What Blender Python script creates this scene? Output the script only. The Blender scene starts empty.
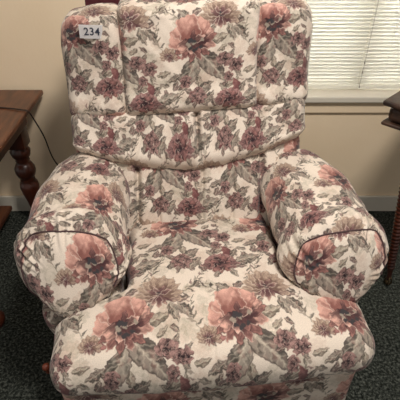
import bpy, bmesh, math
import numpy as np
from mathutils import Vector, Matrix

# ---------------------------------------------------------------- camera, light, exposure
S = bpy.context.scene
COL = S.collection
CAM_H, CAM_Y, PITCH, FPX = 1.384, -0.597, math.radians(36), 440.0
cd = bpy.data.cameras.new('camera'); cam = bpy.data.objects.new('camera', cd); COL.objects.link(cam)
cam.location = (0, CAM_Y, CAM_H); cam.rotation_euler = (math.radians(90) - PITCH, 0, 0)
cd.sensor_width = 36; cd.sensor_height = 36; cd.lens = 36 * FPX / 400; cd.clip_start = 0.02
S.camera = cam
W = bpy.data.worlds.new('world'); S.world = W; W.use_nodes = True
W.node_tree.nodes['Background'].inputs[0].default_value = (1.0, 0.96, 0.91, 1)
W.node_tree.nodes['Background'].inputs[1].default_value = 0.38

def area(name, loc, target, size, power, color, sy=None):
    l = bpy.data.lights.new(name, 'AREA'); l.size = size; l.energy = power; l.color = color
    if sy: l.shape = 'RECTANGLE'; l.size_y = sy
    o = bpy.data.objects.new(name, l); COL.objects.link(o); o.location = loc
    o.rotation_euler = (Vector(target) - Vector(loc)).to_track_quat('-Z', 'Y').to_euler()
    return o
area('ceiling_lamp_light', (0.32, -0.12, 2.3), (0.1, .3, .4), 0.28, 30, (1.0, 0.945, 0.88))
area('daylight', (0.75, 2.3, 1.75), (0.6, 1.25, 1.2), 2.2, 160, (0.96, 0.98, 1.0), 1.6)
S.view_settings.view_transform = 'Standard'; S.view_settings.look = 'None'
S.view_settings.gamma = 1; S.view_settings.use_curve_mapping = False
S.view_settings.exposure = 0.0

STEP = 0.0013      # spacing of the upholstery mesh, m

# ---------------------------------------------------------------- helpers
def lin(c):
    return tuple(((v / 255) / 12.92 if v / 255 <= .04045 else ((v / 255 + .055) / 1.055) ** 2.4) for v in c)
def rgba(c): return lin(c) + (1,)

def material(name, color, rough=.6, noise=None, bump=None, metallic=0, coat=0, sheen=0):
    m = bpy.data.materials.new(name); m.use_nodes = True
    nt = m.node_tree; b = nt.nodes['Principled BSDF']
    b.inputs['Base Color'].default_value = rgba(color); b.inputs['Roughness'].default_value = rough
    b.inputs['Metallic'].default_value = metallic; b.inputs['Coat Weight'].default_value = coat
    b.inputs['Sheen Weight'].default_value = sheen
    tc = nt.nodes.new('ShaderNodeTexCoord')
    if noise:                       # (second colour, scale, (sx,sy,sz), lo, hi)
        c2, sc, st, lo, hi = noise
        mp = nt.nodes.new('ShaderNodeMapping'); mp.inputs['Scale'].default_value = st
        n = nt.nodes.new('ShaderNodeTexNoise'); n.inputs['Scale'].default_value = sc; n.inputs['Detail'].default_value = 5
        r = nt.nodes.new('ShaderNodeValToRGB'); e = r.color_ramp.elements
        e[0].position = lo; e[0].color = rgba(color); e[1].position = hi; e[1].color = rgba(c2)
        nt.links.new(tc.outputs['Object'], mp.inputs[0]); nt.links.new(mp.outputs[0], n.inputs['Vector'])
        nt.links.new(n.outputs[0], r.inputs[0]); nt.links.new(r.outputs[0], b.inputs['Base Color'])
    if bump:                        # (scale, strength, distance)
        n = nt.nodes.new('ShaderNodeTexNoise'); n.inputs['Scale'].default_value = bump[0]; n.inputs['Detail'].default_value = 3
        bp = nt.nodes.new('ShaderNodeBump'); bp.inputs['Strength'].default_value = bump[1]; bp.inputs['Distance'].default_value = bump[2]
        nt.links.new(tc.outputs['Object'], n.inputs['Vector'])
        nt.links.new(n.outputs[0], bp.inputs['Height']); nt.links.new(bp.outputs[0], b.inputs['Normal'])
    return m

M_wall = material('beige_wall_paint', (249, 227, 195), .9, ((243, 219, 185), 3, (1, 1, 1), .3, .7), (90, .25, .002))
M_trim = material('white_trim_paint', (222, 214, 198), .55)
M_blind = material('cream_blind_slats', (236, 233, 220), .5)
def _blind():                    # thin slats let some daylight through
    nt = M_blind.node_tree; b = nt.nodes['Principled BSDF']; out = nt.nodes['Material Output']
    t = nt.nodes.new('ShaderNodeBsdfTranslucent'); t.inputs[0].default_value = rgba((240, 238, 232))
    m = nt.nodes.new('ShaderNodeMixShader'); m.inputs[0].default_value = .4
    nt.links.new(b.outputs[0], m.inputs[1]); nt.links.new(t.outputs[0], m.inputs[2]); nt.links.new(m.outputs[0], out.inputs[0])
_blind()
M_wood = material('red_brown_wood', (104, 60, 36), .38, ((62, 32, 20), 9, (6, 1, 6), .35, .7), (60, .1, .001), coat=.25)
M_dwood = material('dark_turned_wood', (84, 40, 25), .35, ((44, 19, 12), 14, (1, 1, .3), .35, .7), coat=.3)
M_ewood = material('worn_dark_walnut', (74, 50, 36), .45, ((34, 22, 16), 22, (1, 1, 1), .35, .65), (70, .3, .002))
M_brass = material('tarnished_metal', (92, 78, 58), .35, metallic=.9)
M_grey = material('grey_cord', (150, 142, 130), .7)
M_cord = material('dark_brown_cord', (48, 32, 24), .6)
M_pipe = material('dark_mauve_piping', (72, 50, 50), .8)
M_paper = material('white_paper', (238, 236, 236), .7)
M_ink = material('blue_black_ink', (38, 44, 60), .6)
M_maroon = material('maroon_cloth', (92, 38, 44), .9, bump=(400, .3, .001))
M_under = material('black_dust_cloth', (34, 30, 28), .95)
M_knob = material('reddish_lever_wood', (120, 56, 34), .4, coat=.3)

# carpet: speckled dark grey green pile
M_carpet = bpy.data.materials.new('carpet_pile'); M_carpet.use_nodes = True
def _carpet():
    nt = M_carpet.node_tree; b = nt.nodes['Principled BSDF']; b.inputs['Roughness'].default_value = 1
    b.inputs['Specular IOR Level'].default_value = .1
    tc = nt.nodes.new('ShaderNodeTexCoord')
    n = nt.nodes.new('ShaderNodeTexNoise'); n.inputs['Scale'].default_value = 105; n.inputs['Detail'].default_value = 4; n.inputs['Roughness'].default_value = .7
    n2 = nt.nodes.new('ShaderNodeTexNoise'); n2.inputs['Scale'].default_value = 6; n2.inputs['Detail'].default_value = 2
    r = nt.nodes.new('ShaderNodeValToRGB'); e = r.color_ramp.elements
    e[0].position = .36; e[0].color = rgba((20, 22, 19)); e[1].position = .66; e[1].color = rgba((108, 111, 103))
    k = e.new(.5); k.color = rgba((54, 58, 53))
    mx = nt.nodes.new('ShaderNodeMix'); mx.data_type = 'RGBA'; mx.blend_type = 'MULTIPLY'; mx.inputs[0].default_value = .35
    bp = nt.nodes.new('ShaderNodeBump'); bp.inputs['Strength'].default_value = .9; bp.inputs['Distance'].default_value = .006
    L = nt.links.new
    L(tc.outputs['Object'], n.inputs['Vector']); L(tc.outputs['Object'], n2.inputs['Vector'])
    L(n.outputs[0], r.inputs[0]); L(r.outputs[0], mx.inputs[6]); L(n2.outputs[0], mx.inputs[7])
    L(mx.outputs[2], b.inputs['Base Color']); L(n.outputs[0], bp.inputs['Height']); L(bp.outputs[0], b.inputs['Normal'])
_carpet()

# printed upholstery cloth: the flower print is a colour attribute computed below, the weave is procedural
M_fab = bpy.data.materials.new('floral_upholstery'); M_fab.use_nodes = True
def _fab():
    nt = M_fab.node_tree; b = nt.nodes['Principled BSDF']; b.inputs['Roughness'].default_value = .78
    b.inputs['Specular IOR Level'].default_value = .25; b.inputs['Sheen Weight'].default_value = .15
    a = nt.nodes.new('ShaderNodeAttribute'); a.attribute_name = 'print'
    u = nt.nodes.new('ShaderNodeAttribute'); u.attribute_name = 'cloth_coordinate'
    n = nt.nodes.new('ShaderNodeTexNoise'); n.inputs['Scale'].default_value = 420; n.inputs['Detail'].default_value = 2
    mr = nt.nodes.new('ShaderNodeMapRange'); mr.inputs[1].default_value = .3; mr.inputs[2].default_value = .7; mr.inputs[3].default_value = .86; mr.inputs[4].default_value = 1.1
    mx = nt.nodes.new('ShaderNodeVectorMath'); mx.operation = 'SCALE'
    bp = nt.nodes.new('ShaderNodeBump'); bp.inputs['Strength'].default_value = .35; bp.inputs['Distance'].default_value = .001
    L = nt.links.new
    L(u.outputs['Vector'], n.inputs['Vector']); L(n.outputs[0], mr.inputs[0]); L(a.outputs['Color'], mx.inputs[0]); L(mr.outputs[0], mx.inputs['Scale'])
    L(mx.outputs[0], b.inputs['Base Color']); L(n.outputs[0], bp.inputs['Height']); L(bp.outputs[0], b.inputs['Normal'])
_fab()

def link(name, me, mat=None, parent=None):
    o = bpy.data.objects.new(name, me); COL.objects.link(o)
    if mat: me.materials.append(mat)
    if parent: o.parent = parent
    return o
def obj(name, bm, mat, parent=None, smooth=False):
    me = bpy.data.meshes.new(name); bmesh.ops.recalc_face_normals(bm, faces=bm.faces[:]); bm.to_mesh(me); bm.free()
    if smooth: me.polygons.foreach_set('use_smooth', [True] * len(me.polygons))
    return link(name, me, mat, parent)
def thing(name, label, cat, loc=(0, 0, 0), rz=0, group=None):
    o = bpy.data.objects.new(name, None); COL.objects.link(o); o.location = loc; o.rotation_euler = (0, 0, rz)
    o.empty_display_size = .1
    return tag(o, label, cat, group)
def tag(o, label, cat, group=None):
    o['label'] = label; o['category'] = cat
    if group: o['group'] = group
    return o
def struct(name, bm, mat):
    o = obj(name, bm, mat); o['kind'] = 'structure'; return o
def box(bm, x0, x1, y0, y1, z0, z1, bevel=0, seg=2):
    vs = bmesh.ops.create_cube(bm, size=1)['verts']
    for v in vs: v.co = Vector(((x0 + x1) / 2 + v.co.x * (x1 - x0), (y0 + y1) / 2 + v.co.y * (y1 - y0), (z0 + z1) / 2 + v.co.z * (z1 - z0)))
    if bevel:
        es = {e for v in vs for e in v.link_edges}
        bmesh.ops.bevel(bm, geom=list(es), offset=bevel, segments=seg, affect='EDGES', profile=.5)
    return bm
def lathe(bm, prof, x=0, y=0, n=28, twist=None, z0=0, mtx=None):
    rings = []
    for r, z in prof:
        ring = []
        for i in range(n):
            a = 2 * math.pi * i / n
            rr = r if not twist else r * (1 + twist[0] * math.cos(twist[1] * (a - twist[2] * z)))
            p = Vector((x + rr * math.cos(a), y + rr * math.sin(a), z + z0))
            ring.append(bm.verts.new(mtx @ p if mtx else p))
        rings.append(ring)
    for a, b in zip(rings, rings[1:]):
        for i in range(n): bm.faces.new((a[i], a[(i + 1) % n], b[(i + 1) % n], b[i]))
    bm.faces.new(rings[0][::-1]); bm.faces.new(rings[-1])
    return bm
def tube(bm, pts, r, n=8):
    pts = [Vector(p) for p in pts]; rings = []
    ref = Vector((.3, .2, 1)).normalized()
    for i, p in enumerate(pts):
        t = (pts[min(i + 1, len(pts) - 1)] - pts[max(i - 1, 0)]).normalized()
        a = t.cross(ref)
        if a.length < .05: a = t.cross(Vector((1, 0, 0)))
        a.normalize(); b = t.cross(a)
        rings.append([bm.verts.new(p + r * (math.cos(2 * math.pi * k / n) * a + math.sin(2 * math.pi * k / n) * b)) for k in range(n)])
    for a, b in zip(rings, rings[1:]):
        for i in range(n): bm.faces.new((a[i], a[(i + 1) % n], b[(i + 1) % n], b[i]))
    bm.faces.new(rings[0][::-1]); bm.faces.new(rings[-1])
    return bm
def smooth_path(pts, k=8):
    pts = [Vector(p) for p in pts]; out = []
    P = [pts[0]] + pts + [pts[-1]]
    for i in range(1, len(P) - 2):
        for j in range(k):
            t = j / k; a, b, c, d = P[i - 1:i + 3]
            out.append(.5 * ((2 * b) + (c - a) * t + (2 * a - 5 * b + 4 * c - d) * t * t + (3 * b - a - 3 * c + d) * t ** 3))
    out.append(pts[-1]); return out

# ---------------------------------------------------------------- flower print (numpy, in cloth metres)
def C_(r, g, b): return np.array(lin((r, g, b)), dtype=np.float32)
CREAM = C_(222, 207, 191)
def sst(a, b, x):
    t = np.clip((x - a) / (b - a), 0, 1); return t * t * (3 - 2 * t)
def nz(x, y, s):        # cheap smooth noise -1..1
    return (np.sin(x * 3.1 + s * 1.7 + 1.3 * np.sin(y * 2.3 + s)) + np.sin(y * 4.3 - s * 2.1 + 1.7 * np.sin(x * 3.7 - s)) + np.sin((x + y) * 6.1 + s * .7) * .6) / 2.6
LEAFC = [(C_(84, 78, 70), C_(164, 152, 138)), (C_(66, 58, 54), C_(146, 132, 120)), (C_(104, 94, 80), C_(182, 168, 150)), (C_(58, 42, 42), C_(126, 100, 96))]
def leaf(x, y, sd, edge):
    # blade lies along +x from -1 to 1
    c = LEAFC[int(sd) % 4]
    c = (c[0] * .5, c[1] * .84)
    yy = y - .10 * math.sin(sd * 2.3) * (1 - x * x)
    w = .46 * np.clip(1 - np.abs(x) ** 1.8, 0, 1) ** .85 * (1 - .34 * x)
    a = 1 - sst(-edge, edge, np.abs(yy) - w)
    a = a * (np.abs(x) < 1)
    vein = np.exp(-(yy / .045) ** 2) + .55 * np.exp(-((np.mod(np.abs(yy) * 1.0 - x * .9 + 5, .3) - .15) / .04) ** 2) * (np.abs(yy) < w * .85)
    t = np.clip(.5 + .8 * nz(x * 2.6, y * 4.2, sd) + .35 * np.sign(yy) * math.cos(sd * 3), 0, 1)
    col = c[0] * (1 - t[..., None]) + c[1] * t[..., None]
    mv = np.clip(nz(x * 2.1 + 3, y * 3.1, sd + 5), 0, 1)[..., None] * .55
    col = col * (1 - mv) + C_(150, 112, 102) * mv
    col = col * (1 - .5 * vein[..., None]) + C_(210, 196, 176) * (.5 * vein[..., None])
    vein = vein * 1.0; rim = sst(-.09, -.03, np.abs(yy) - w) * .6
    col = col * (1 - rim[..., None]) + C_(62, 50, 48) * rim[..., None]
    return col, a * .93
def petals(x, y, n, r_out, width, ph, dark, light, sd, edge, acc, ragged=.1, point=0., k0=0):
    col, al = acc
    for k in range(n):
        th = ph + 2 * math.pi * (k + .25 * math.sin(sd * 5 + k * 2.1)) / n
        ro = r_out * (1 + .14 * math.sin(sd * 3 + k * 1.9))
        u = x * math.cos(th) + y * math.sin(th); v = -x * math.sin(th) + y * math.cos(th)
        t = u / ro
        if point: w = width * ro * np.clip(1 - np.abs(2 * t - 1) ** 2, 0, 1) ** 1.1
        else: w = width * ro * np.clip(1 - np.abs(t * 1.12 - .62) ** 2.6 * 2.6, 0, 1) ** .5
        w = w * (1 + ragged * np.sin(9 * t + k + sd))
        ro_edge = (t < 1) & (t > 0)
        a = (1 - sst(-edge, edge, np.abs(v) - w)) * ro_edge * (w > 0)
        s = np.clip(t * 1.05 - .12 + .22 * nz(x * 4, y * 4, sd + k) - .18 * np.abs(v) / (w + .02), 0, 1)
        s = s * s * (3 - 2 * s)
        c = dark * (1 - s[..., None]) + light * s[..., None]
        st = np.exp(-(np.mod(v / (w + .03) * 2.6 + k * .3, 1) - .5) ** 2 / .02) * .22 * (t < .85)
        c = c * (1 - st[..., None]) + dark * st[..., None]
        rim = sst(-.040, -.012, np.abs(v) - w) * .7
        lt = light * .4 + CREAM * .6 if (k + k0) % 2 == 0 else dark * .75
        c = c * (1 - rim[..., None]) + lt * rim[..., None]
        ins = np.exp(-((np.abs(v) - w + .11) / .04) ** 2) * .45 * (t > .2)
        c = c * (1 - ins[..., None]) + dark * .75 * ins[..., None]
        col = col * (1 - a[..., None]) + c * a[..., None]; al = np.maximum(al, a)
    return col, al
def zero(x): return np.zeros(x.shape + (3,), np.float32), np.zeros(x.shape, np.float32)
def petal_set(x, y, items, sd, edge, acc):
    """items: (angle in degrees, length, width, dark colour, light colour, pointed)"""
    for k, (an, ln, wd, dk, lt, pt) in enumerate(items):
        th = math.radians(an)
        xr = x * math.cos(th) + y * math.sin(th); yr = -x * math.sin(th) + y * math.cos(th)
        acc = petals(xr, yr, 1, ln / (1 + .14 * math.sin(sd * 3)), wd, -.25 * 2 * math.pi * math.sin(sd * 5), dk, lt, sd, edge, acc, .07, pt, k)
    return acc
CD, CL = C_(136, 88, 80), C_(220, 172, 156)
MD, ML = C_(68, 40, 43), C_(170, 122, 112)
def rose(x, y, sd, edge):       # large coral rose, light petals above and ragged wine petals below
    acc = petal_set(x, y, [(-168, 1.08, .26, MD, CL, 1), (-146, 1.0, .2, MD, ML, 1), (-122, .98, .2, MD, ML, 1), (-96, 1.0, .18, MD, ML, 1), (-70, .95, .18, MD, ML, 1), (-44, 1.0, .2, MD, ML, 1),
        (-14, 1.05, .24, MD, CL, 1), (14, 1.05, .26, MD, ML, 1), (172, 1.0, .42, CD, CL, 0), (40, .95, .36, MD, CL, 0), (142, .92, .36, CD, CL, 0), (64, 1.02, .38, CD, CL, 0), (108, 1.06, .44, CD, CL, 0), (-150, .72, .34, MD, CL, 0), (-104, .6, .3, MD, CL, 1), (-62, .62, .3, MD, ML, 1), (20, .55, .3, MD, CL, 1), (88, .5, .22, MD, ML, 1)], sd, edge, zero(x))
    return centre(x, y + .08, sd, acc, .27)
def centre(x, y, sd, acc, r):
    col, al = acc
    R = np.hypot(x, y)
    for k in range(13):
        th = sd + k * 2.4; q = r * (.1 + 1.0 * ((k * .37) % 1)); d = np.hypot(x - q * math.cos(th) * 1.4, y - q * math.sin(th) * 1.4)
        a = 1 - sst(r * .22, r * .36, d)
        c = C_(58, 54, 56) if k % 4 else C_(150, 138, 124)
        col = col * (1 - a[..., None]) + c * a[..., None]; al = np.maximum(al, a)
    return col, al
def drose(x, y, sd, edge):      # full wine and taupe rose
    y = y * 1.2
    KD, KL = C_(40, 24, 30), C_(164, 124, 118)
    acc = petal_set(x, y, [(-175, 1.1, .26, KD, KL, 1), (-150, .95, .26, KD, KL, 1), (-120, .9, .25, KD, ML, 1), (-90, .9, .25, KD, ML, 1), (-60, .9, .25, KD, ML, 1), (-30, 1.0, .26, KD, KL, 1), (-5, 1.15, .24, KD, KL, 1), (25, .9, .3, KD, KL, 0), (60, .9, .36, KD, KL, 0), (95, .9, .4, KD, KL, 0), (130, .9, .36, KD, KL, 0), (160, .9, .3, KD, KL, 0)], sd, edge, zero(x))
    acc = petals(x, y, 6, .58, .44, .2, C_(46, 28, 32), C_(160, 114, 108), sd + 2, edge, acc)
    acc = petals(x, y, 4, .30, .5, .9, C_(44, 27, 32), C_(148, 106, 102), sd + 2, edge, acc)
    return acc
def small(x, y, sd, edge):      # small wine rosette
    D, L = C_(40, 22, 28), C_(170, 134, 126)
    acc = petals(x, y, 6, 1.05, .50, sd, D, L, sd, edge, zero(x), .18)
    acc = petals(x, y, 4, .66, .55, sd + 1, D, L, sd + 1, edge, acc, .18)
    return petals(x, y, 3, .34, .6, sd + 2, D * .8, L * .8, sd + 2, edge, acc, .1)
def lily(x, y, sd, edge):       # pale flower with pointed petals fanned upwards
    LD, LL = C_(112, 86, 76), C_(208, 184, 162)
    V1, V2 = C_(88, 54, 58), C_(186, 152, 138)
    acc = petal_set(x, y + .1, [(-158, 1.0, .22, V1, LL, 1), (-20, 1.1, .2, V1, LL, 1), (178, 1.15, .22, LD, LL, 1), (2, 1.1, .22, LD, LL, 1), (155, 1.1, .24, LD, LL, 1), (28, 1.05, .24, LD, LL, 1), (130, 1.1, .26, LD, LL, 1), (52, 1.1, .28, LD, LL, 1), (104, 1.15, .28, LD, LL, 1), (78, 1.1, .26, LD, LL, 1),
        (-120, .6, .24, V1, V2, 1), (-60, .6, .24, V1, V2, 1), (-90, .7, .22, V1, V2, 1), (150, .6, .2, V1, V2, 1), (115, .55, .2, V1, V2, 1), (65, .6, .2, V1, V2, 1), (25, .6, .2, V1, V2, 1)], sd, edge, zero(x))
    return centre(x, y, sd, acc, .10)
def bud(x, y, sd, edge):        # tulip-like pointed bud, along +x
    acc = petals(x + .9, y, 1, 1.75, .26, 0, C_(104, 64, 64), C_(178, 128, 120), sd, edge, zero(x), .02, 1)
    col, al = leaf((x + .5) * 1.6, (y - .14) * 1.9, sd, edge * 2)
    c2, a2 = acc
    c2 = c2 * (1 - al[..., None]) + col * al[..., None]
    return c2, np.maximum(a2, al)
def sprig(x, y, sd, edge):      # fine stem with small leaves, along +x
    yc = .22 * np.sin(x * 1.8 + sd)
    a = (1 - sst(.02, .02 + edge, np.abs(y - yc))) * (np.abs(x) < 1)
    col = np.zeros(x.shape + (3,), np.float32) + C_(120, 112, 96); al = a * .8
    for k in range(9):
        bx = -.8 + 1.7 * k / 8; by = .22 * math.sin(bx * 1.8 + sd); s = 1 if k % 2 else -1
        th = s * (.75 + .2 * math.sin(sd + k)); L = .26 * (1.15 - .5 * k / 8)
        u = (x - bx) * math.cos(th) + (y - by) * math.sin(th); v = -(x - bx) * math.sin(th) + (y - by) * math.cos(th)
        t = u / L; w = .26 * L * np.clip(1 - (t - 1) ** 2, 0, 1)
        b = (1 - sst(-edge, edge, np.abs(v) - w)) * (w > 0)
        c = LEAFC[(int(sd) + k) % 4][k % 2]
        col = col * (1 - b[..., None]) + c * b[..., None]; al = np.maximum(al, b * .85)
    return col, al
def wash(x, y, sd, edge):       # very pale background foliage
    th = np.arctan2(y, x); R = np.hypot(x, y)
    w = .55 + .35 * np.abs(np.sin(th * 3.5 + sd)) * (.6 + .4 * np.sin(R * 9 + th * 2))
    a = (1 - sst(-.12, .12, R - w)) * .5 * (.6 + .4 * nz(x * 4, y * 4, sd))
    col = np.zeros(x.shape + (3,), np.float32) + (C_(160, 152, 132) if int(sd) % 2 else C_(194, 168, 150))
    return col, np.clip(a, 0, 1)
KIND = dict(rose=rose, drose=drose, small=small, lily=lily, leaf=leaf, bud=bud, sprig=sprig, wash=wash)

# one repeat of the half-drop print: kind, u, v, radius (in repeat widths from the coral rose), angle in degrees, seed
PU, PV = .255, .34
TILE = [('rose', 0, 0, .235, 0, 0), ('leaf', -.05, -.40, .185, -112, 0), ('leaf', .205, -.31, .21, -50, 1), ('leaf', .07, -.50, .07, -80, 2),
    ('leaf', .145, -.55, .085, 35, 1), ('bud', -.03, -.66, .09, 68, 5), ('leaf', .17, -.70, .09, 52, 1), ('leaf', .24, -.76, .06, 120, 3), ('lily', -.28, -.16, .085, 0, 7), ('bud', -.24, -.24, .06, -60, 3),
    ('leaf', -.34, -.37, .07, 18, 2), ('leaf', -.24, -.44, .07, 205, 1), ('leaf', -.21, -.53, .055, 68, 3), ('leaf', -.34, -.52, .05, 160, 0), ('leaf', -.29, -.68, .12, 18, 0),
    ('lily', .31, .28, .18, 0, 0), ('leaf', .29, .03, .10, 15, 2), ('leaf', .44, .07, .085, -68, 0), ('leaf', .54, .07, .085, -50, 1), ('leaf', .52, .19, .06, 8, 3), ('leaf', .22, .12, .06, 60, 1),
    ('leaf', .44, -.08, .045, -40, 3), ('leaf', .33, -.09, .055, 40, 2), ('small', .36, -.23, .075, 0, 3), ('small', .49, -.31, .07, 0, 8), ('small', .41, -.45, .048, 0, 5), ('leaf', .37, -.53, .045, -125, 3),
    ('leaf', .45, -.17, .05, 75, 1), ('leaf', .54, -.23, .045, 40, 0), ('leaf', .52, -.40, .045, -40, 1), ('leaf', .30, -.31, .04, 200, 3), ('leaf', .45, -.35, .035, -90, 3), ('bud', .42, -.15, .05, 110, 8), ('sprig', .55, -.50, .09, -60, 4),
    ('drose', -.08, .60, .15, 0, 0), ('leaf', -.13, .46, .05, -120, 1), ('leaf', .04, .47, .055, -60, 0), ('leaf', .11, .55, .06, -10, 3), ('leaf', -.24, .55, .05, 190, 3), ('leaf', -.08, .81, .085, 20, 2), ('leaf', -.16, .76, .06, 130, 0),
    ('bud', .13, .80, .10, 60, 9), ('leaf', .18, .70, .055, -70, 3), ('sprig', .64, .30, .11, 10, 1), ('sprig', .66, .42, .10, 35, 6), ('sprig', .17, .48, .10, -100, 2),
    ('small', .50, .66, .045, 0, 2), ('small', .56, .60, .04, 0, 9), ('small', .60, .68, .042, 0, 4), ('small', .54, .73, .04, 0, 7),
    ('leaf', .44, .60, .05, 200, 1), ('leaf', .50, .55, .045, -100, 3), ('leaf', .62, .56, .05, -40, 3), ('leaf', .68, .64, .05, 0, 1), ('leaf', .66, .75, .055, 50, 0), ('leaf', .44, .73, .055, 150, 3),
    ('small', .40, .85, .06, 0, 6), ('leaf', .34, .92, .07, 150, 1), ('leaf', .45, .95, .07, 60, 2), ('leaf', .33, .78, .05, 220, 3), ('sprig', .30, .62, .10, 80, 3), ('sprig', -.22, .25, .12, 140, 5), ('leaf', -.10, .30, .07, 150, 0), ('leaf', .06, .32, .06, 30, 3), ('sprig', -.38, .05, .10, 100, 8),
    ('leaf', -.33, .36, .05, 60, 1)]
GROW = dict(rose=1.12, drose=1.2, small=1.15, lily=1.2, leaf=1.22, bud=1.35, sprig=1.45)
def repeat_print(lo, hi, off):
    out = []; u0, v0, sc = tuple(off) + (1.0,) * (3 - len(off)); pu, pv = PU * sc, PV * sc
    for j in range(int((lo[1] - v0) / pv) - 2, int((hi[1] - v0) / pv) + 3):
        for i in range(int((lo[0] - u0) / pu) - 3, int((hi[0] - u0) / pu) + 3):
            cu = u0 + (i + .5 * (j % 2)) * pu; cv = v0 + j * pv
            for kd, u, v, r, a, sd in TILE: out.append((kd, cu + u * pu, cv + v * pu, r * pu * GROW[kd], math.radians(a), float(sd)))
    return out
def paint(uv, placed, seed):
    uv = uv.astype(np.float32)
    col = np.zeros((len(uv), 3), np.float32) + CREAM
    lo = uv.min(0); hi = uv.max(0)
    rng = np.random.default_rng(seed + 100)
    n = int((hi[0] - lo[0]) * (hi[1] - lo[1]) * 420)
    ms = [('wash', rng.uniform(lo[0], hi[0]), rng.uniform(lo[1], hi[1]), rng.uniform(.02, .04), rng.uniform(0, 6.28), float(i)) for i in range(n)]
    fl = repeat_print(lo, hi, placed)
    order = dict(wash=0, sprig=1, leaf=2, bud=3, small=4, lily=5, drose=6, rose=7)
    ms += sorted(fl, key=lambda m: order[m[0]])
    # bucket the points by a coarse grid so each motif touches only nearby points
    cell = .02; gx = ((uv[:, 0] - lo[0]) / cell).astype(int); gy = ((uv[:, 1] - lo[1]) / cell).astype(int)
    wu = uv[:, 0] + .0005 * np.sin(uv[:, 1] * 820 + 3 * np.sin(uv[:, 0] * 310)) + .0016 * np.sin(uv[:, 1] * 330 + 2 * np.sin(uv[:, 0] * 190))
    wv = uv[:, 1] + .0005 * np.sin(uv[:, 0] * 790 + 3 * np.sin(uv[:, 1] * 290)) + .0016 * np.sin(uv[:, 0] * 350 + 2 * np.sin(uv[:, 1] * 170))
    W_ = gx.max() + 1; key = gy * W_ + gx; srt = np.argsort(key, kind='stable'); ks = key[srt]
    for kind, u, v, r, ang, sd in ms:
        R = r * 1.25
        ax, bx = int((u - R - lo[0]) // cell), int((u + R - lo[0]) // cell); ay, by = int((v - R - lo[1]) // cell), int((v + R - lo[1]) // cell)
        ax = max(ax, 0); bx = min(bx, W_ - 1)
        if bx < ax: continue
        idx = [srt[np.searchsorted(ks, g * W_ + ax):np.searchsorted(ks, g * W_ + bx, side='right')] for g in range(max(ay, 0), by + 1)]
        if not idx: continue
        idx = np.concatenate(idx)
        if not len(idx): continue
        dx = (wu[idx] - u) / r; dy = (wv[idx] - v) / r
        k = (np.abs(dx) < 1.25) & (np.abs(dy) < 1.25); idx = idx[k]; dx = dx[k]; dy = dy[k]
        if not len(idx): continue
        x = dx * math.cos(ang) + dy * math.sin(ang); y = -dx * math.sin(ang) + dy * math.cos(ang)
        c, a = KIND[kind](x, y, sd, min(.0010 / r, .12))
        col[idx] = col[idx] * (1 - a[:, None]) + c * a[:, None]
    return np.clip(col, 0, 1)

# where the first coral rose of the print lies on each part, in cloth metres
MOT = dict(seat_cushion=(.062, -.200, 1.12), footrest=(.145, .031, 1.1), headrest_centre=(.004, .642, 1.0), headrest_side=(-.350, .690, .97), side_right=(.233, .681, .97),
    lumbar_cushion=(-.026, .188, .9), lower_back_cushion=(-.002, -.042, .95), pad_left=(.084, -.078, 1.05), pad_right=(-.056, -.314, 1.0), front_left=(.063, .050, 1.0), front_right=(-.089, .063, 1.0), low_left=(.03, .0, 1.0), low_right=(-.03, .03, 1.0))


# ---------------------------------------------------------------- upholstered shapes
def lattice(h, step, keep=lambda ax, s: True):
    n = [max(6, int(round(2 * v / step))) for v in h]
    V = []; Fq = []; base = 0
    for ax in range(3):
        for s in (-1, 1):
            if not keep(ax, s): continue
            a, b = [i for i in range(3) if i != ax]
            ia, ib = np.meshgrid(np.arange(n[a] + 1), np.arange(n[b] + 1), indexing='ij')
            P = np.zeros(ia.shape + (3,), np.int64); P[..., a] = ia; P[..., b] = ib; P[..., ax] = 0 if s < 0 else n[ax]
            V.append(P.reshape(-1, 3)); w = n[b] + 1
            i0 = (np.arange(n[a])[:, None] * w + np.arange(n[b])[None, :]).reshape(-1) + base
            q = np.stack([i0, i0 + w, i0 + w + 1, i0 + 1], 1)
            flip = (s > 0) ^ (ax == 1)
            Fq.append(q if flip else q[:, ::-1]); base += P.reshape(-1, 3).shape[0]
    V = np.concatenate(V); Fq = np.concatenate(Fq)
    key = (V[:, 0] * (n[1] + 1) + V[:, 1]) * (n[2] + 1) + V[:, 2]
    _, first, inv = np.unique(key, return_index=True, return_inverse=True)
    return V[first] / np.array(n) * 2 - 1, inv.reshape(-1)[Fq]
def roundbox(p, h, r, k=2):
    h = np.array(h, float); r = np.array(r, float); q = p * h
    inner = np.clip(q, -(h - r), h - r); d = (q - inner) / r
    L = ((d[:, 0] ** 2 + d[:, 2] ** 2) ** (k / 2) + np.abs(d[:, 1]) ** k) ** (1 / k); d = d / np.maximum(L, 1e-9)[:, None]
    nrm = d / r; nrm /= np.maximum(np.linalg.norm(nrm, axis=1, keepdims=True), 1e-9)
    return inner + d * r, nrm, q
def unfold(p, q, h, yfront=-1):
    u = q[:, 0].copy(); v = q[:, 1].copy()
    s = (np.abs(np.abs(p[:, 0]) - 1) < 1e-9) & (np.abs(p[:, 2] - 1) > 1e-9)
    u[s] = np.sign(p[s, 0]) * (h[0] + (h[2] - q[s, 2]))
    f = (np.abs(np.abs(p[:, 1]) - 1) < 1e-9) & ~s & (p[:, 2] < 1 - 1e-9)
    v[f] = np.sign(p[f, 1]) * (h[1] + (h[2] - q[f, 2]))
    return np.stack([u, v], 1)
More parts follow.
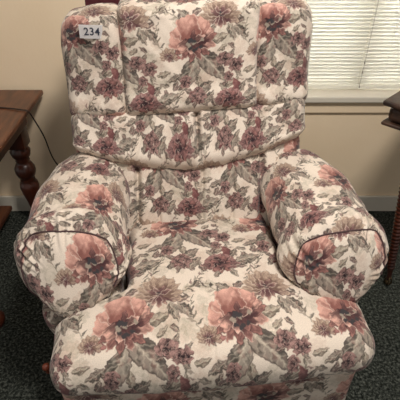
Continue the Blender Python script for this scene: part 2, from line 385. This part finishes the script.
def cloth_part(name, h, r, fn, parent, seed, motifs=(.1, .1), keep=lambda ax, s: True, uvfn=None, step=None, uvoff=(0, 0), k=2):
    """fn(p, base position, normal, flat position) -> final local positions"""
    p, F = lattice(h, step or STEP, keep)
    b, nrm, q = roundbox(p, h, r, k)
    P = fn(p, b, nrm, q)
    uv = (uvfn(p, q, P) if uvfn else unfold(p, q, h)) + np.array(uvoff)
    me = bpy.data.meshes.new(name)
    me.vertices.add(len(P)); me.vertices.foreach_set('co', P.astype(np.float32).ravel())
    me.loops.add(F.size); me.loops.foreach_set('vertex_index', F.astype(np.int32).ravel())
    me.polygons.add(len(F)); me.polygons.foreach_set('loop_start', np.arange(0, F.size, 4, dtype=np.int32))
    me.update(calc_edges=True)
    me.polygons.foreach_set('use_smooth', np.ones(len(F), bool))
    c = paint(uv, motifs, seed)
    at = me.color_attributes.new('print', 'FLOAT_COLOR', 'POINT')
    at.data.foreach_set('color', np.concatenate([c, np.ones((len(c), 1), np.float32)], 1).astype(np.float32).ravel())
    at = me.attributes.new('cloth_coordinate', 'FLOAT_VECTOR', 'POINT')
    at.data.foreach_set('vector', np.concatenate([uv, np.zeros((len(uv), 1))], 1).astype(np.float32).ravel())
    o = link(name, me, M_fab, parent)
    return o
def g(x, w): return np.exp(-(x / w) ** 2)

# ---------------------------------------------------------------- room
WY = 1.22
bm = bmesh.new(); box(bm, -2.6, 2.6, -2.2, 1.40, -.05, 0); struct('floor', bm, M_carpet)
WX0, WX1, WZ0, WZ1 = -.30, 1.68, .635, 2.05
bm = bmesh.new()
box(bm, -2.6, WX0, WY, 1.36, 0, 2.6); box(bm, WX1, 2.6, WY, 1.36, 0, 2.6)
box(bm, WX0, WX1, WY, 1.36, 0, WZ0 - .03); box(bm, WX0, WX1, WY, 1.36, WZ1, 2.6)
struct('wall_back', bm, M_wall)
bm = bmesh.new(); box(bm, -2.6, 2.6, WY - .014, WY - .0005, .001, .095, .004); struct('baseboard_back', bm, M_trim)
bm = bmesh.new(); box(bm, WX0 - .03, WX1 + .03, WY - .035, 1.34, WZ0 - .03, WZ0, .006); win = struct('window_1', bm, M_trim)
bm = bmesh.new()
for x in (WX0 + .002, .672, WX1 - .042): box(bm, x, x + .04, 1.30, 1.34, WZ0, WZ1 - .002)
box(bm, WX0 + .002, WX1 - .002, 1.301, 1.339, WZ0, WZ0 + .04); box(bm, WX0 + .002, WX1 - .002, 1.301, 1.339, WZ1 - .042, WZ1 - .002)
f = obj('window_frame', bm, M_trim, win); f['kind'] = 'structure'
M_glass = bpy.data.materials.new('window_glass'); M_glass.use_nodes = True
gb = M_glass.node_tree.nodes['Principled BSDF']; gb.inputs['Transmission Weight'].default_value = 1; gb.inputs['Roughness'].default_value = 0; gb.inputs['IOR'].default_value = 1.02
bm = bmesh.new(); box(bm, WX0 + .04, WX1 - .04, 1.318, 1.321, WZ0 + .04, WZ1 - .04)
o = obj('window_pane', bm, M_glass, win); o['kind'] = 'structure'
bm = bmesh.new(); box(bm, WX0 - .02, WX1 + .02, WY - .014, WY - .0005, WZ0 - .085, WZ0 - .031, .003); o = obj('window_apron', bm, M_wall, win); o['kind'] = 'structure'

# ---------------------------------------------------------------- blinds
def blind(x0, x1, label):
    t = thing('venetian_blind', label, 'blind', ((x0 + x1) / 2, WY + .04, WZ0 + .012), group=None)
    hw = (x1 - x0) / 2
    bm = bmesh.new(); z = .022; k = 0; pitch = .0150
    while z < 1.34:                                  # closed slats, each a slightly cupped strip
        vs = []
        for j in range(5):
            s = j / 4 - .5; a = math.radians(64)
            y = -s * .0185 * math.cos(a) - .0014 * (1 - 4 * s * s) * math.sin(a)
            zz = z + s * .0185 * math.sin(a) + .0014 * (1 - 4 * s * s) * math.cos(a)
            vs.append([bm.verts.new((x, y, zz)) for x in (-hw, hw)])
            vs[-1] += [bm.verts.new((x, y + .0009, zz + .0004)) for x in (-hw, hw)]
        for a_, b_ in zip(vs, vs[1:]):
            bm.faces.new((a_[0], a_[1], b_[1], b_[0])); bm.faces.new((a_[2], b_[2], b_[3], a_[3]))
            bm.faces.new((a_[0], b_[0], b_[2], a_[2])); bm.faces.new((a_[1], a_[3], b_[3], b_[1]))
        bm.faces.new((vs[0][0], vs[0][2], vs[0][3], vs[0][1])); bm.faces.new((vs[4][0], vs[4][1], vs[4][3], vs[4][2]))
        z += pitch
    obj('slats', bm, M_blind, t)
    bm = bmesh.new(); box(bm, -hw, hw, -.014, .014, -.002, .014, .003); obj('bottom_rail', bm, M_blind, t)
    bm = bmesh.new(); box(bm, -hw, hw, -.02, .02, 1.35, 1.385, .003); obj('head_rail', bm, M_blind, t)
    bm = bmesh.new()
    for fx in (-.8, 0, .8): tube(bm, [(hw * fx, -.0165, .01), (hw * fx, -.0165, 1.36)], .0008, 5)
    obj('ladder_cord', bm, M_blind, t)
    return t
blind(WX0 + .012, .6885, 'cream closed mini blind behind the armchair, left of the narrow gap')
blind(.6912, WX1 - .012, 'cream closed mini blind at the right edge, right of the narrow gap')
bm = bmesh.new(); tube(bm, smooth_path([(.690, WY + .014, 1.9), (.688, WY + .012, 1.3), (.691, WY + .012, .9), (.689, WY + .012, .66)]), .0008, 6)
for z in (.655, .72, .76):
    lathe(bm, [(.001, 0), (.003, .003), (.0025, .010), (.001, .012)], .690, WY + .012, 8, z0=z)
tag(obj('pull_cord', bm, M_grey), 'thin grey blind pull cord hanging in the gap between blinds', 'cord')

# ---------------------------------------------------------------- recliner
RZ = math.radians(5.1)
R = thing('recliner_armchair', 'overstuffed floral rose print recliner armchair with padded arms, standing on the carpet', 'armchair', (.037, .0, 0), RZ)

# seat cushion (T shape)
SH = (.410, .30, .061)
def seat_fn(p, b, n, q):
    y = b[:, 1] + .33
    t = sst(.17, .25, y); w = 1 - t * (1 - .56)
    x = b[:, 0] * w + .008
    front = sst(.2, 0, y)
    crown = .040 * (1 - np.clip(np.abs(x) / .40, 0, 1) ** 2.2) * np.clip(1 - ((y - .30) / .42) ** 2, 0, 1) * sst(-.02, .06, b[:, 2])
    z = b[:, 2] + .408 + crown - .012 * sst(.3, .6, y)
    yy = y - .025 * (1 - (x / .42) ** 2) * front - .015 * front * g(b[:, 2], .05)
    # soft dents and wrinkles
    wr = .0022 * np.sin(x * 60 + 3 * np.sin(y * 17)) * g(y - .14, .05) * sst(.2, .36, np.abs(x)) + .0025 * nz(x * 9, y * 8, 2.)
    wr = wr - .003 * g(x - .0, .005) * sst(.5, .2, y) + .0035 * np.sin(y * 75 + x * 20) * g(np.abs(x) - .205, .03) * sst(.15, .3, y)
    P = np.stack([x, yy, z], 1) + n * wr[:, None]
    return P
def seat_uv(p, q, P):
    uv = unfold(p, q, SH); tf = 1 - sst(.17, .25, q[:, 1] + .33) * .44
    uv[:, 0] = uv[:, 0] * tf; return uv
cloth_part('seat_cushion', SH, (.055, .056, .050), seat_fn, R, 1, MOT.get('seat_cushion', (.05, .06)), uvfn=seat_uv)
# footrest closed against the front
def foot_fn(p, b, n, q):
    wr = .002 * nz(b[:, 0] * 9, b[:, 2] * 9, 5.)
    return np.stack([b[:, 0] + .002, b[:, 1] + .118, b[:, 2] + .20], 1) + n * wr[:, None]
def foot_uv(p, q, P):
    u = q[:, 0].copy(); s = np.abs(p[:, 0]) > 1 - 1e-9; u[s] = np.sign(p[s, 0]) * (.404 + (q[s, 1] + .06)); return np.stack([u, q[:, 2] + np.where(p[:, 2] > 1 - 1e-9, q[:, 1], 0)], 1)
cloth_part('footrest', (.404, .06, .14), (.03, .04, .03), foot_fn, R, 7, MOT.get('footrest', (.05, .06)), uvfn=foot_uv, step=.0022)

# back pillows follow a curved back line
TY = np.array([-.10, 0, .10, .20, .30, .40, .50, .60, .70, .80]); 
PY = np.array([.50, .525, .565, .615, .665, .705, .730, .744, .750, .750])
PZ = np.array([.33, .42, .512, .598, .685, .777, .872, .969, 1.067, 1.166])
def back_map(x, t, n_):
    y = np.interp(t, TY, PY); z = np.interp(t, TY, PZ); e = .045
    ty = np.interp(t + e, TY, PY) - np.interp(t - e, TY, PY); tz = np.interp(t + e, TY, PZ) - np.interp(t - e, TY, PZ)
    L = np.hypot(ty, tz); ty = ty / L; tz = tz / L
    return np.stack([x, y - tz * n_, z + ty * n_], 1)
def pillow(name, xc, tc, h, r, bulge, seed, extra=None, nc=-.06):
    def fn(p, b, n, q):
        x = b[:, 0] + xc; t = b[:, 1] + tc; m = b[:, 2] + nc
        up = sst(-.02, h[2] * .6, b[:, 2])
        m = m + bulge * (1 - np.abs(b[:, 0] / h[0]) ** 2.5) * (1 - np.abs(b[:, 1] / h[1]) ** 2.2) * up
        wr = .0022 * nz(x * 9, t * 8, seed * 1.3) * up + .0014 * nz(x * 26, t * 22, seed * 2.1) * up
        edge = g(np.abs(b[:, 1]) - h[1] * .9, .03)
        wr = wr + .0022 * np.sin(x * 95 + 4 * np.sin(x * 13 + seed) + 30 * t) * edge * up
        m = m + wr
        if extra: x, t, m = extra(x, t, m, b, up)
        return back_map(x, t, m)
    return cloth_part(name, h, r, fn, R, seed, MOT.get('side_right' if seed == 12 else name, (.03 * seed, .07 * seed)), uvoff=(xc, tc))
def low_x(x, t, m, b, up):
    for c, w, a in ((-.19, .009, .026), (.215, .009, .022), (.02, .007, .010), (-.12, .006, .008), (.12, .006, .007)): m = m - a * g(x - c - .05 * (t - .1), w) * up
    m = m + .004 * np.sin(x * 60) * g(t - .26, .06) * up
    return x, t, m
pillow('lower_back_cushion', -.008, .13, (.374, .215, .07), (.05, .045, .06), .018, 2, low_x, nc=-.062)
def lum_x(x, t, m, b, up):
    sag = .055 * (1 - (x / .36) ** 2) * sst(.02, -.08, b[:, 1])     # lower edge hangs lowest at the middle
    t = t - sag + .014 * x / .36 + .032 * np.clip(np.abs(x) / .36, 0, 1) ** 1.5 * sst(.0, -.08, b[:, 1])
    m = m + .012 * g(b[:, 1] + .060, .03) * up
    m = m - .030 * g(x - .012, .008) * sst(-.08, .0, b[:, 1]) * up - .006 * g(x + .16 - .5 * b[:, 1], .006) * up
    m = m + .006 * g(x - .012, .035) * up
    return x, t, m
pillow('lumbar_cushion', -.006, .360, (.380, .088, .075), (.04, .042, .066), .022, 3, lum_x, nc=-.042)
def head_x(x, t, m, b, up):
    t = t + .012 * x / .36; m = m + .016 * g(b[:, 1] + .125, .045) * up
    return x, t, m
pillow('headrest_centre', -.002, .575, (.207, .172, .085), (.022, .036, .060), .022, 4, head_x, nc=-.040)
def side_x(sg):
    def f(x, t, m, b, up):
        t = t - .014 * sst(.25, .37, np.abs(x)) * sst(.0, .15, b[:, 1]); x = x - sg * .012 * sst(.06, .17, b[:, 1]) * sst(.25, .37, np.abs(x))
        m = m - .03 * sst(.22, .37, np.abs(x)) + .014 * g(b[:, 1] + .125, .045) * up; t = t + .012 * x / .36
        return x, t, m
    return f
pillow('headrest_side', -.288, .565, (.100, .168, .080), (.042, .046, .060), .010, 11, side_x(-1), nc=-.045)
pillow('headrest_side', .284, .565, (.100, .168, .080), (.042, .046, .060), .010, 12, side_x(1), nc=-.045)
# rear shell
def shell_fn(p, b, n, q):
    return back_map(b[:, 0], b[:, 1] + .33, b[:, 2] - .135)
cloth_part('back_shell', (.345, .375, .045), (.03, .04, .04), shell_fn, R, 15, step=.005, uvoff=(0, .33))

# arms: padded top, puffed front panel, welt and lower panel
def arm_fn(sg):
    def fn(p, b, n, q):
        yb = b[:, 1]; f = sst(.34, .04, yb)          # 1 at the front
        wx = .74 + .26 * f
        xc = (.318 if sg < 0 else .324) + .034 * f
        x = xc + b[:, 0] * wx
        low = sst(.02, -.12, b[:, 2]) * f
        x = x - .26 * low * b[:, 0]
        fr = sst(-.08, -.26, yb)
        y = (.478 if sg < 0 else .448) + yb + (.55 if sg < 0 else .38) * b[:, 2] * fr - .028 * fr * (1 - np.clip(np.hypot(b[:, 0] / .146, b[:, 2] / .126), 0, 1) ** 3) * (yb < -.1)
        z = (.557 if sg < 0 else .541) + b[:, 2] + .012 * g(yb - .02, .15) * sst(0, .1, b[:, 2]) 
        z = z + fr * (.10 * b[:, 0] - 1.6 * np.clip(-b[:, 0], 0, 1) ** 2) * sst(-.06, .06, b[:, 2])
        th = np.arctan2(b[:, 2], b[:, 0])
        ed = g(yb + .2264, .065)
        ra = np.clip(np.hypot(b[:, 0] / .14, b[:, 2] / .13), 0, 1.2)
        gat = .0032 * np.sin(th * 30 + 3 * np.sin(th * 4 + sg)) * (.6 + .4 * np.sin(th * 7 + 2 * sg)) * np.where(p[:, 1] < -1 + 1e-9, 1.6 * sst(.45, .88, ra), 1.6 * ed) * (.55 + .45 * np.sin(th * 5 + 1 + sg))
        wr = gat + .004 * nz(x * 11, yb * 9, 3. + sg) + .0016 * nz(x * 34, yb * 15, 5. + sg) + .002 * np.sin(yb * 60 + x * 25) * sst(.1, .3, yb)
        wr = wr + np.where(p[:, 1] < -1 + 1e-9, -.007 * sst(.68, .88, ra), .010 * g(yb + .16, .03) - .007 * g(yb + .2264, .012))
        P = np.stack([x * sg, y, z], 1)
        N = n.copy(); N[:, 0] *= sg
        return P + N * wr[:, None]
    return fn
AH = (.143, .235, .120); AR = (.136, .06, .112)
for sg, nm in ((-1, 'left'), (1, 'right')):
    fn = arm_fn(sg)
    fl = (lambda f: (lambda p, q, P: f(p, q, P)))
    def uv_pad(p, q, P, s=sg):
        uv = unfold(p, q, AH); uv[:, 0] *= s; return uv
    def uv_front(p, q, P, s=sg): return np.stack([q[:, 0] * s, q[:, 2]], 1)
    a = cloth_part('arm_pad', AH, AR, fn, R, 20 + sg, MOT.get('pad_' + nm, (.05, .06)), keep=lambda ax, s: not (ax == 1 and s < 0), uvfn=uv_pad, k=4.5)
    b = cloth_part('arm_front_panel', AH, AR, fn, R, 30 + sg, MOT.get('front_' + nm, (.05, .06)), keep=lambda ax, s: ax == 1 and s < 0, uvfn=uv_front, k=4.5)
    if sg < 0:                                        # mirrored shapes need their faces turned
        pass
    # welt
    A = np.radians(np.linspace(-35, 200, 90)); pp = np.stack([np.cos(A), -np.ones_like(A), np.sin(A)], 1)
    pp[:, [0, 2]] /= np.maximum(np.abs(pp[:, 0]), np.abs(pp[:, 2]))[:, None]
    bb, nn, qq = roundbox(pp, AH, AR, 4.5); PP = fn(pp, bb, nn, qq); nn[:, 0] *= sg; PP = PP + nn * .0010
    bm = bmesh.new(); tube(bm, [tuple(v) for v in PP], .0024, 8); w = obj('welt', bm, M_pipe, R, True)
    # lower arm panel
    def low_fn(p, b, n, q, s=sg):
        f = sst(.28, -.28, b[:, 1])
        x = .326 + b[:, 0] * (.70 + .1 * f) + .03 * sst(0, .18, b[:, 2]) * (b[:, 0] > 0)
        y = .475 + b[:, 1] + .0 * b[:, 2]
        P = np.stack([x * s, y, b[:, 2] + .265], 1); N = n.copy(); N[:, 0] *= s
        return P + N * (.002 * nz(b[:, 1] * 10, b[:, 2] * 10, 4.))[:, None]
    def low_uv(p, q, P, s=sg):
        u = q[:, 1].copy(); fr = np.abs(p[:, 1]) > 1 - 1e-9; u[fr] = np.sign(p[fr, 1]) * (.275 + .115 - q[fr, 0]); return np.stack([u * s, q[:, 2]], 1)
    cloth_part('arm_side_panel', (.115, .275, .205), (.04, .04, .04), low_fn, R, 40 + sg, MOT.get('low_' + nm, (.05, .06)), uvfn=low_uv, step=.0028)
# frame under the seat
bm = bmesh.new(); box(bm, -.30, .30, .17, .72, .03, .27, .01); obj('base_frame', bm, M_under, R)
# reclining lever on the left side
bm = bmesh.new(); tube(bm, [(-.445, .235, .20), (-.478, .232, .20)], .008, 10)
lev = obj('recline_lever', bm, M_brass, R, True)
bm = bmesh.new()
mt = Matrix.Translation((-.482, .23, .178)) @ Matrix.Rotation(math.radians(20), 4, 'X')
lathe(bm, [(.004, -.03), (.010, -.026), (.0125, -.010), (.009, .012), (.012, .026), (.008, .034), (.003, .036)], n=16, mtx=mt)
obj('lever_handle', bm, M_knob, lev, True)

# fix face winding of mirrored parts
for o in R.children:
    if o.type == 'MESH' and o.name.split('.')[0] in ('arm_pad', 'arm_front_panel', 'arm_side_panel'):
        c = np.mean([v[0] for v in [o.data.vertices[i].co for i in range(0, len(o.data.vertices), 997)]])
        if c < 0: o.data.flip_normals()

# paper lot tag on the headrest
def tag_surface(x, t):
    return back_map(np.array([x]), np.array([t]), np.array([.062]))[0]
Rm = Matrix.Translation(R.location) @ Matrix.Rotation(RZ, 4, 'Z')
def place_tag():
    # world frame of the cloth surface under the tag, from two directions along it
    def P(x, t):
        m = .0385 - .002 * (abs(x) > .33)
        return Rm @ Vector(back_map(np.array([x]), np.array([t]), np.array([m]))[0])
    c = P(TAGX, TAGT); ex = (P(TAGX + .03, TAGT) - P(TAGX - .03, TAGT)).normalized()
    ey = P(TAGX, TAGT + .02) - P(TAGX, TAGT - .02); nrm = ex.cross(ey).normalized(); ey = nrm.cross(ex)
    if nrm.y > 0: nrm = -nrm
    rot = Matrix.Rotation(math.radians(-2.5), 4, 'Z')
    M = Matrix.Translation(c) @ Matrix((ex, ey, nrm)).transposed().to_4x4() @ rot
    w, h = .0335, .0185
    bm = bmesh.new(); rows = []
    for j in (-1, 1):
        rows.append([bm.verts.new((w * (i / 8 - 1), h * j, .0020 * math.cos((i / 8 - 1) * 2.4))) for i in range(17)])
    for i in range(16): bm.faces.new((rows[0][i], rows[0][i + 1], rows[1][i + 1], rows[1][i]))
    bmesh.ops.solidify(bm, geom=bm.faces[:], thickness=.0004)
    root = obj('paper_tag', bm, M_paper); root.matrix_world = M
    tag(root, 'small white paper lot tag reading 234 stuck on the headrest', 'tag')
    cu = bpy.data.curves.new('digits', 'FONT'); cu.body = '234'; cu.size = .0285; cu.align_x = 'CENTER'; cu.align_y = 'CENTER'; cu.extrude = .0001; cu.offset = .0004; cu.space_character = 1.08
    tmp = bpy.data.objects.new('tmp', cu); COL.objects.link(tmp); bpy.context.view_layer.update()
    me = bpy.data.meshes.new_from_object(tmp.evaluated_get(bpy.context.evaluated_depsgraph_get())); bpy.data.objects.remove(tmp)
    for v in me.vertices: v.co.z += .0027; v.co.x += .002
    me.materials.clear(); me.name = 'printed_number'; link('printed_number', me, M_ink, root)
TAGX, TAGT = -.281, .670
place_tag()


# ---------------------------------------------------------------- maroon throw behind the back
bm = bmesh.new()
vs = []
for i in range(25):
    x = -.312 + .115 * i / 24; row = []
    for j, (dy, dz) in enumerate([(.004, .84), (.002, .97), (-.002, 1.06), (-.012, 1.098), (-.035, 1.118), (-.060, 1.116), (-.074, 1.095), (-.078, 1.07)]):
        row.append(bm.verts.new((x, .955 + dy + .005 * math.sin(i * .9) * (j < 3), dz + .002 * math.sin(i * .7))))
    vs.append(row)
for a_, b_ in zip(vs, vs[1:]):
    for j in range(7): bm.faces.new((a_[j], b_[j], b_[j + 1], a_[j + 1]))
bmesh.ops.solidify(bm, geom=bm.faces[:], thickness=.006)
th = obj('folded_throw', bm, M_maroon, None, True); th.matrix_world = Rm
tag(th, 'dark maroon cloth hanging behind the top left of the armchair back', 'throw')

# ---------------------------------------------------------------- left side table
T = thing('side_table', 'red-brown wooden side table with turned legs at the left edge, beside the armchair', 'table', (-1.08, .80, 0))
tx0, tx1, ty0, ty1, tz = -.38, .41, -.41, .40, .662
bm = bmesh.new(); box(bm, tx0, tx1, ty0, ty1, tz - .022, tz, .007, 3); obj('table_top', bm, M_wood, T)
bm = bmesh.new(); box(bm, tx0 + .012, tx1 - .014, ty0 + .012, ty1 - .012, tz - .036, tz - .0225, .005); obj('edge_moulding', bm, M_dwood, T)
bm = bmesh.new()
box(bm, tx0 + .07, tx1 - .075, ty0 + .075, ty1 - .06, tz - .13, tz - .037, .004); obj('apron', bm, M_dwood, T)
prof = [(.034, 0), (.050, .010), (.054, .03), (.036, .055), (.020, .062), (.028, .07), (.022, .078), (.022, .10), (.028, .14), (.039, .19), (.044, .225), (.040, .245), (.026, .256), (.034, .263), (.026, .270), (.038, .282), (.046, .305), (.045, .325), (.034, .348), (.024, .356), (.032, .364), (.028, .372), (.040, .39), (.045, .412), (.034, .43), (.030, .45)]
for lx in (tx0 + .10, tx1 - .130):
    for ly in (ty0 + .10, ty1 - .085):
        bm = bmesh.new(); lathe(bm, prof, lx, ly, 28)
        box(bm, lx - .040, lx + .040, ly - .040, ly + .040, .435, tz - .037, .004); obj('leg', bm, M_dwood, T, True)
bm = bmesh.new(); box(bm, tx0 + .07, tx1 - .25, ty0 + .10, ty1 - .07, .075, .098, .006); obj('lower_shelf', bm, M_wood, T)
# lamp cord on it
bm = bmesh.new()
tube(bm, smooth_path([(-1.2, 1.02, .6645), (-.95, 1.00, .6645), (-.80, 1.01, .6645), (-.69, .985, .6665), (-.6635, .980, .660), (-.657, 1.01, .60), (-.660, 1.07, .50), (-.655, 1.10, .38), (-.62, 1.13, .25), (-.60, 1.13, .10), (-.58, 1.12, .004), (-.50, 1.10, .004)]), .0028, 8)
tag(obj('power_cord', bm, M_cord, None, True), 'thin dark cord lying across the side table and hanging down beside the wall', 'cord')

# ---------------------------------------------------------------- right occasional table
T2 = thing('occasional_table', 'dark carved wooden table with rope-turned leg at the right edge, in front of the window', 'table', (1.0, .765, 0), math.radians(45))
hs = .282
bm = bmesh.new(); box(bm, -hs, hs, -hs, hs, .782, .80, .006, 3); obj('table_top', bm, M_ewood, T2)
bm = bmesh.new(); box(bm, -hs + .018, hs - .018, -hs + .018, hs - .018, .725, .7815, .018, 4)
obj('carved_apron', bm, M_ewood, T2)
bm = bmesh.new(); box(bm, -hs + .008, hs - .008, -hs + .008, hs - .008, .712, .7245, .005, 3); obj('edge_moulding', bm, M_ewood, T2)
tops = []
for sx, sy in ((-1, 1), (-1, -1), (1, -1), (1, 1)):
    # leg axis from the foot to the apron
    foot = Vector((sx * .195, sy * .102, .03)); top = Vector((sx * .198, sy * .184, .712))
    if (sx, sy) == (-1, 1): pass
    ax = (top - foot); L = ax.length; mt = Matrix.Translation(foot) @ ax.to_track_quat('Z', 'Y').to_matrix().to_4x4()
    bm = bmesh.new(); pr = []
    n = 150
    for i in range(n + 1):
        z = L * i / n
        r = .0125 + .004 * math.sin(math.pi * i / n) + (.0028 * math.cos(2 * math.pi * z / .017) if .06 < z < L - .05 else 0)
        if z < .06: r = .007 + .006 * z / .06
        pr.append((r, z))
    lathe(bm, pr, n=16, mtx=mt); leg = obj('leg', bm, M_dwood, T2, True)
    bm = bmesh.new(); bmesh.ops.create_uvsphere(bm, u_segments=16, v_segments=10, radius=.0125, matrix=Matrix.Translation(foot + Vector((0, 0, -.016))))
    for k in range(4):
        a = k * math.pi / 2 + .4; d = Vector((math.cos(a), math.sin(a), 0))
        tube(bm, [foot + d * .005 + Vector((0, 0, .018)), foot + d * .012 + Vector((0, 0, .002)), foot + d * .0145 + Vector((0, 0, -.014)), foot + d * .009 + Vector((0, 0, -.026))], .003, 6)
    obj('claw_foot', bm, M_brass, leg, True)
